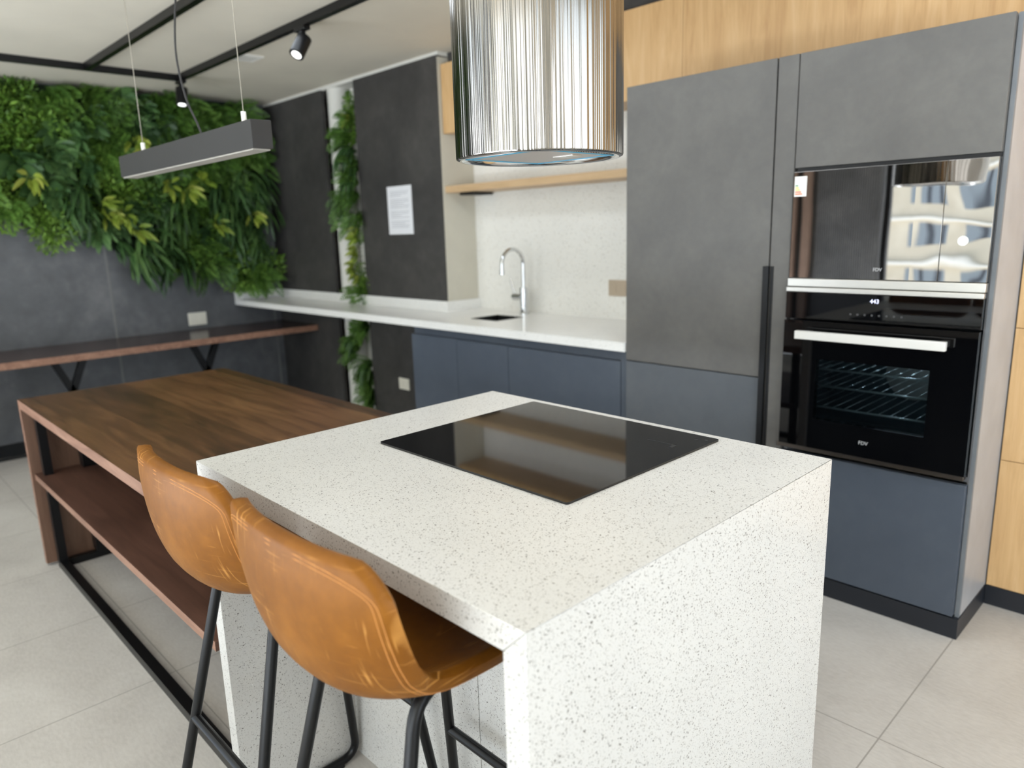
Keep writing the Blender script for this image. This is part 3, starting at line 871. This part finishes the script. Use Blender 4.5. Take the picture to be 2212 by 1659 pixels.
def fern_mesh(seed):
    r = random.Random(seed); bm = B()
    for f in range(11):
        d = rdir(r, .7); L_ = r.uniform(.20, .32); p = Vector((r.uniform(-.03,.03), r.uniform(-.03,.03), 0)); n = 13; st_ = L_/n
        s = d.cross(Vector((0,0,1))); s = s.normalized() if s.length > .1 else Vector((1,0,0))
        for k in range(n):
            u = (k+1)/n; ll = .055*math.sin(PI*(.12+.86*u))**.8+.006
            for sg in (-1, 1):
                sd = s*sg; dd = (sd+d*.55).normalized()
                leaf(bm, p, dd, d, ll, .017, .5, 2, .1, stem=False)
            d = (d+Vector((0,-1,0))*st_*3.2).normalized(); s = (s-d*s.dot(d)).normalized(); p = p+d*st_
    return bm
def moss_mesh(seed):
    r = random.Random(seed); bm = B()
    for f in range(170):
        a = r.uniform(0, 2*PI); q = math.sqrt(r.random())*.15
        base = Vector((q*math.cos(a), q*math.sin(a), r.uniform(0, .10*(1-q/.17)+.03)))
        d = Vector((math.cos(a)*.7+r.uniform(-.6,.6), math.sin(a)*.7+r.uniform(-.6,.6), r.uniform(.2,1)))
        leaf(bm, base, d, Vector((r.uniform(-1,1), r.uniform(-1,1), .3)), r.uniform(.028,.055), r.uniform(.012,.02), .6, 3, .2)
    return bm
def broad_mesh(seed):
    r = random.Random(seed); bm = B()
    for f in range(22):
        d = rdir(r, .55); base = d*r.uniform(.01, .06); base.z = abs(base.z)+.02
        leaf(bm, base, d, Vector((-d.y, d.x, r.uniform(-.3,.3))), r.uniform(.10,.17), r.uniform(.045,.065), 1.5, 6, .25)
    return bm
def yellow_mesh(seed):
    r = random.Random(seed); bm = B()
    for f in range(9):
        d = rdir(r, .8); base = d*.03; base.z = abs(base.z)+.07
        leaf(bm, base, d, Vector((-d.y, d.x, r.uniform(-.3,.3))), r.uniform(.10,.16), r.uniform(.028,.042), 1.8, 6, .3)
    return bm
def strap_mesh(seed):
    r = random.Random(seed); bm = B()
    for f in range(20):
        d = rdir(r, .9); d.y += .25; base = Vector((r.uniform(-.03,.03), r.uniform(-.03,.03), .03))
        leaf(bm, base, d, Vector((-d.y, d.x, .1)), r.uniform(.24,.38), r.uniform(.022,.036), 2.2, 9, .25, peak=.5)
    return bm
KINDS = {'fern': (fern_mesh, 'fern'), 'leafy_tuft': (moss_mesh, 'moss'), 'broadleaf_plant': (broad_mesh, 'broad'), 'yellow_leaf_plant': (yellow_mesh, 'yellow'), 'strap_leaf_plant': (strap_mesh, 'strap')}
PM = {}
for kn, (fn, mt) in KINDS.items():
    PM[kn] = []
    for s in range(4):
        bm = fn(100+s); me = bpy.data.meshes.new(kn); bm.to_mesh(me); bm.free(); me.materials.append(M[mt])
        me.polygons.foreach_set('use_smooth', [True]*len(me.polygons)); PM[kn].append(me)

def plant(kind, parent, pos, normal, rot, scale):
    o = bpy.data.objects.new(kind, random.choice(PM[kind])); COL.objects.link(o)
    nz = Vector(normal); up = Vector((0,0,1)); ax = up.cross(nz).normalized()
    R = Matrix((ax, up, nz)).transposed().to_4x4()
    o.parent = parent; o.matrix_parent_inverse = Matrix.Translation(-Vector(parent.location))
    o.matrix_basis = Matrix.Translation(pos) @ R @ Matrix.Rotation(rot, 4, 'Z') @ Matrix.Scale(scale, 4)
    return o

def inside(poly, x, y):
    c = False; n = len(poly)
    for i in range(n):
        (x1, y1), (x2, y2) = poly[i], poly[i-1]
        if (y1 > y) != (y2 > y) and x < (x2-x1)*(y-y1)/(y2-y1)+x1: c = not c
    return c
WALLPOLY = [(-1.7,2.365),(-1.7,1.55),(-.6,1.62),(.40,1.54),(.62,1.46),(.75,1.50),(.95,1.46),(1.02,1.32),(1.2,1.22),(1.47,1.18),(1.55,1.22),(1.68,1.10),(1.85,1.03),(2.13,1.03),(2.2,1.2),(2.20,1.6),(2.22,1.95),(2.24,2.365)]
g = thing('vertical_garden', (BX, .8, 1.0), 'dense green plant wall of mixed ferns covering the upper left wall', 'plant wall')
bm = B(); a = [bm.verts.new((BX+.012, y, z)) for y, z in WALLPOLY]; c = [bm.verts.new((BX+.001, y, z)) for y, z in WALLPOLY]
bm.faces.new(a); bm.faces.new(c[::-1])
for i in range(len(a)): bm.faces.new((a[i], a[i-1], c[i-1], c[i]))
obj('backing_mat', bm, M['mat'], g, smooth=False)
rp = random.Random(11)
cnt = {k: 0 for k in KINDS}
pts = []
yy = -1.65
while yy < 2.2:
    zz = 1.02
    while zz < 2.36:
        y, z = yy+rp.uniform(-.05,.05), zz+rp.uniform(-.05,.05)
        if inside(WALLPOLY, y, z): pts.append((y, z))
        zz += .115
    yy += .115
# patches of one kind, as in a planted wall
centres = [(rp.uniform(-1.6,2.2), rp.uniform(1.1,2.3), rp.choice(['fern','leafy_tuft','leafy_tuft','broadleaf_plant','strap_leaf_plant','fern'])) for _ in range(34)]
centres += [(.35,1.95,'leafy_tuft'), (.55,1.6,'leafy_tuft'), (1.25,1.36,'strap_leaf_plant'), (1.05,1.62,'strap_leaf_plant'), (2.05,1.35,'strap_leaf_plant'), (1.95,1.15,'fern'), (1.6,1.2,'fern'), (.85,2.05,'broadleaf_plant'), (1.35,1.3,'strap_leaf_plant')]
for y, z in pts:
    if y < -.1 and rp.random() < .55: continue
    k = min(centres, key=lambda q: (q[0]-y)**2+(q[1]-z)**2+rp.uniform(0,.02))[2]
    if cnt[k] >= 98: k = min(cnt, key=lambda q: cnt[q] if q != 'yellow_leaf_plant' else 999)
    cnt[k] += 1
    nrm = Vector((1, rp.uniform(-.2,.2), rp.uniform(-.15,.25))).normalized()
    plant(k, g, (BX+rp.uniform(.01,.09), y, z), nrm, rp.uniform(-.5,.5), rp.uniform(.75,1.1))
for y, z in ((1.02,1.50),(1.12,1.52),(1.0,1.58),(1.45,1.72),(1.56,1.68),(1.68,1.74),(1.35,1.95),(2.05,1.5),(.36,1.9),(1.25,2.0),(.6,1.75),(1.75,1.45),(1.18,1.42)):
    plant('yellow_leaf_plant', g, (BX+.16, y, z), (1,0,.1), rp.uniform(-1,1), rp.uniform(.8,1.05))
# a few sprigs hanging below the edge
for y, z, k in ((.69,1.47,'leafy_tuft'),(.70,1.40,'leafy_tuft'),(1.2,1.25,'strap_leaf_plant'),(1.42,1.22,'strap_leaf_plant'),(2.1,1.08,'fern'),(1.9,1.06,'leafy_tuft'),(1.68,1.14,'fern'),(2.2,1.12,'leafy_tuft')):
    plant(k, g, (BX+.12, y, z), (1,0,-.2), rp.uniform(-.3,.3), .85 if k == 'leafy_tuft' else 1.0)

g2 = thing('planted_strip', (-3.95, 2.44, .1), 'narrow vertical strip of green plants in the gap between the two dark panels', 'plant wall')
obj('backing_mat', bx(-3.99, -3.878, 2.40, 2.42, .06, 2.30), M['mat'], g2, smooth=False)
spec = []
z = .12
while z < 2.26:
    if .76 < z < .93: z += .05; continue
    wide = .20 if 1.42 < z < 1.92 else (.24 if .45 < z < .72 else (.11 if z > 1.0 else .06))
    n = 2
    for k in range(n):
        x = -3.915-rp.random()*wide
        if 1.0 < z < 1.42: kind = rp.choice(['yellow_leaf_plant','yellow_leaf_plant','leafy_tuft','fern'])
        elif z < .8: kind = rp.choice(['fern','fern','strap_leaf_plant','leafy_tuft'])
        elif z > 1.95: kind = rp.choice(['fern','yellow_leaf_plant','leafy_tuft'])
        else: kind = rp.choice(['strap_leaf_plant','fern','broadleaf_plant','fern'])
        plant(kind, g2, (x, 2.36, z+rp.uniform(-.03,.03)), (rp.uniform(-.3,.1),-1,0), rp.uniform(-.5,.5), rp.uniform(.5,.72))
    z += .075
for x, z in ((-3.95,.935),(-3.90,.95)):
    plant('leafy_tuft', g2, (x, 2.36, z+.03), (0,-1,-.2), 0, .6)

# ------------------------------------------------------------------ what lies behind the camera (seen in reflections)
bm = B()
for k in range(28):
    x = -2.74+k*.022; box(bm, x, x+.014, -3.2, -3.185, 0, ZC)
o = obj('fluted_panel', bm, M['slab']); tag(o, 'dark fluted wall panel on the rear wall behind the camera', 'wall panel')
for i, (x0, x1) in enumerate(((-3.0, -2.93), (-2.86, -2.78))):
    o = obj('curtain', bx(x0, x1, -3.18, -3.10, .02, ZC-.02, bev=.01), M['curtain']); tag(o, ('narrow brown curtain', 'brown curtain')[i]+' beside the fluted panel behind the camera', 'curtain')
for i, (x, w) in enumerate(((-2.1, .05), (-.9, .06), (.3, .06), (1.5, .06), (2.7, .1))):
    struct('window_%d' % (i+1), bx(x, x+w, -3.28, -3.22, 0, ZC), M['black'])
for i, (y, w) in enumerate(((-2.0, .06), (-.8, .06), (.45, .06), (1.7, .06))):
    struct('window_%d' % (i+6), bx(2.78, 2.84, y, y+w, 0, ZC), M['black'])
struct('wall_right', bx(1.6, 2.9, 2.27, 2.40, 0, ZC), M['white'])
bm = B(); box(bm, 2.79, 2.9, -3.2, 2.27, 1.98, ZC); box(bm, 2.79, 2.9, -3.2, -1.5, 0, 1.98); struct('wall_light_block', bm, M['white'])  # lintel and end wall added to cut light from the right
def curtain_mat():
    m = NT('cream_curtain_cloth')
    d = m.n('ShaderNodeBsdfDiffuse'); tr = m.n('ShaderNodeBsdfTranslucent'); mx = m.n('ShaderNodeMixShader', i_0=.45)
    n = m.noise(m.coords((60,60,1)), 3.0, 2)
    c = m.ramp(n, [(.3, (214,200,176)), (.7, (232,220,198))])
    m.l(c, d.inputs['Color']); m.l(c, tr.inputs['Color'])
    m.l(d.outputs[0], mx.inputs[1]); m.l(tr.outputs[0], mx.inputs[2]); m.l(mx.outputs[0], m.out.inputs['Surface'])
    return m.m
CUR = curtain_mat()
def curtain(p0, p1, label):  # curtains added for the pale stripes they reflect into the hood
    bm = B(); p0, p1 = Vector(p0), Vector(p1); d = (p1-p0); n = int(d.length/.018); nn = Vector((-d.y, d.x, 0)).normalized(); prev = None
    for k in range(n+1):
        p = p0+d*k/n+nn*.025*math.sin(k*1.35)
        cur = (bm.verts.new((p.x, p.y, .03)), bm.verts.new((p.x, p.y, ZC-.03)))
        if prev: bm.faces.new((prev[0], cur[0], cur[1], prev[1]))
        prev = cur
    o = obj('curtain', bm, CUR); tag(o, label, 'curtain')
curtain((-.55, -3.1, 0), (.15, -3.1, 0), 'added cream pleated curtain left of the middle of the rear window, behind the camera')
curtain((.42, -3.1, 0), (1.35, -3.1, 0), 'added wide cream pleated curtain in the rear window, behind the camera')
curtain((1.62, -3.1, 0), (2.45, -3.1, 0), 'added cream pleated curtain by the rear right corner, behind the camera')
curtain((2.72, -1.35, 0), (2.72, -.75, 0), 'added cream pleated curtain at the front end of the right-hand window, beside the camera')

def facade():
    m = NT('apartment_facade')
    sx = m.n('ShaderNodeSeparateXYZ'); m.l(m.coords(), sx.inputs[0])
    X, Z = sx.outputs['X'], sx.outputs['Z']
    fx_ = m.math('FRACT', m.math('DIVIDE', m.math('ADD', X, 200.3), 3.1)); fz = m.math('FRACT', m.math('DIVIDE', m.math('ADD', Z, 201.4), 2.9))
    wx = m.math('LESS_THAN', m.math('ABSOLUTE', m.math('SUBTRACT', fx_, .5)), .28)
    wz = m.math('LESS_THAN', m.math('ABSOLUTE', m.math('SUBTRACT', fz, .5)), .27)
    k = m.math('MULTIPLY', wx, wz)
    pane = m.math('GREATER_THAN', m.math('FRACT', m.math('DIVIDE', m.math('ADD', X, 200.3), .8)), .35)
    win = m.mix(pane, lin((60,64,70)), lin((120,128,134)))
    n = m.noise(m.coords(), .6, 3)
    m.col(m.mix(k, m.ramp(n, [(.3, (176,167,148)), (.7, (192,184,166))]), win)); m.set(Roughness=.8)
    return m.m
t = thing('apartment_building', (-12, -52, -12), 'cream apartment building outside, seen mirrored in the microwave door', 'building')
obj('facade', bx(-34, 8, -54, -50, -12, 13), facade(), t)
bm = B()
for k in range(-4, 4): box(bm, -34, 8, -50.0, -49.7, k*2.9+1.15, k*2.9+1.32)
obj('ledge', bm, M['white'], t)

# ------------------------------------------------------------------ world and lights
w = bpy.data.worlds.new('World'); SC.world = w; w.use_nodes = True
nt = w.node_tree; bg = nt.nodes['Background']
tc = nt.nodes.new('ShaderNodeTexCoord'); sp = nt.nodes.new('ShaderNodeSeparateXYZ'); rm = nt.nodes.new('ShaderNodeValToRGB')
mp = nt.nodes.new('ShaderNodeMath'); mp.operation = 'MULTIPLY_ADD'; mp.inputs[1].default_value = .5; mp.inputs[2].default_value = .5
nt.links.new(tc.outputs['Generated'], sp.inputs[0]); nt.links.new(sp.outputs['Z'], mp.inputs[0]); nt.links.new(mp.outputs[0], rm.inputs[0])
els = rm.color_ramp.elements
els[0].position = .42; els[0].color = (1.9,1.88,1.85,1)
els[1].position = .80; els[1].color = (.62,.78,1.0,1)
e2 = els.new(.50); e2.color = (.90,.95,1.0,1); e3 = els.new(.60); e3.color = (.82,.92,1.0,1)
nt.links.new(rm.outputs[0], bg.inputs[0]); bg.inputs[1].default_value = 2.4

def area(name, loc, rot, sx_, sy_, power, col=(1,1,1), portal=False):
    l = bpy.data.lights.new(name, 'AREA'); l.shape = 'RECTANGLE'; l.size = sx_; l.size_y = sy_; l.energy = power; l.color = col
    o = bpy.data.objects.new(name, l); o.location = loc; o.rotation_euler = rot; COL.objects.link(o)
    if portal: l.cycles.is_portal = True
    return o
area('daylight_portal', (2.92, .385, .99), (0, PI/2, 0), 1.98, 3.77, 1, portal=True)
area('daylight_portal', (.35, -3.34, ZC/2), (PI/2, 0, 0), 4.9, ZC, 1, portal=True)
area('daylight_portal', (-4.15, -3.34, ZC/2), (PI/2, 0, 0), 2.1, ZC, 1, portal=True)
area('ceiling_fill', (-.9, -1.4, 2.34), (0, 0, 0), 4.6, 2.8, 12, (.97,.985,1))  # unseen fill added under the ceiling, no fixture there
area('ceiling_fill', (-1.0, 1.15, 2.325), (0, 0, 0), 4.0, .42, 12, (.97,.985,1))  # added fill over the kitchen run, no fixture there
area('ceiling_fill', (1.1, 1.3, 2.34), (0, 0, 0), 1.4, 1.6, 8, (.97,.985,1))  # added fill over the right side, no fixture there
area('rear_fill', (.75, -2.85, 1.0), (PI/2, 0, 0), 2.4, 1.7, 26, (.88,.95,1))  # added fill inside the rear window, on top of the daylight
area('ceiling_bounce_fill', (-2.0, -2.3, .22), (PI, 0, 0), 4.6, 1.3, 95, (.98,.99,1))  # added fill thrown up at the ceiling, no fixture behind it
l = bpy.data.lights.new('oven_fill', 'POINT'); l.energy = .9; l.shadow_soft_size = .02; l.color = (.85,.95,1)  # added fill inside the oven so the racks show
o = bpy.data.objects.new('oven_fill', l); o.location = (-.2, 2.1, .95); COL.objects.link(o)

# ------------------------------------------------------------------ camera
cam = bpy.data.cameras.new('Camera'); co = bpy.data.objects.new('Camera', cam); COL.objects.link(co)
F_PX = 1564.2969
cam.sensor_width = 36; cam.lens = F_PX/2212*36; cam.clip_start = .02; cam.clip_end = 300
yaw, pitch, roll = .8049, .2103, -.0300
cy, sy, cp, sp_ = math.cos(yaw), math.sin(yaw), math.cos(pitch), math.sin(pitch)
fwd = Vector((-sy*cp, cy*cp, -sp_)); rt = Vector((cy, sy, 0)); up = rt.cross(fwd)
r2 = rt*math.cos(roll)+up*math.sin(roll); u2 = up*math.cos(roll)-rt*math.sin(roll)
mw = Matrix((r2, u2, -fwd)).transposed().to_4x4(); mw.translation = (.5554, -.5438, 1.3452)
co.matrix_world = mw
cam.dof.use_dof = True; cam.dof.focus_distance = 1.45; cam.dof.aperture_fstop = 2.8
SC.camera = co

SC.view_settings.view_transform = 'Standard'
SC.view_settings.look = 'None'
SC.view_settings.exposure = 0.72
SC.view_settings.use_white_balance = True
SC.view_settings.white_balance_temperature = 5900
SC.view_settings.white_balance_tint = 8
SC.cycles.use_denoising = True
SC.cycles.max_bounces = 7
SC.cycles.use_adaptive_sampling = True
SC.cycles.adaptive_threshold = .03
SC.cycles.adaptive_min_samples = 16
SC.cycles.sample_clamp_indirect = 8.0
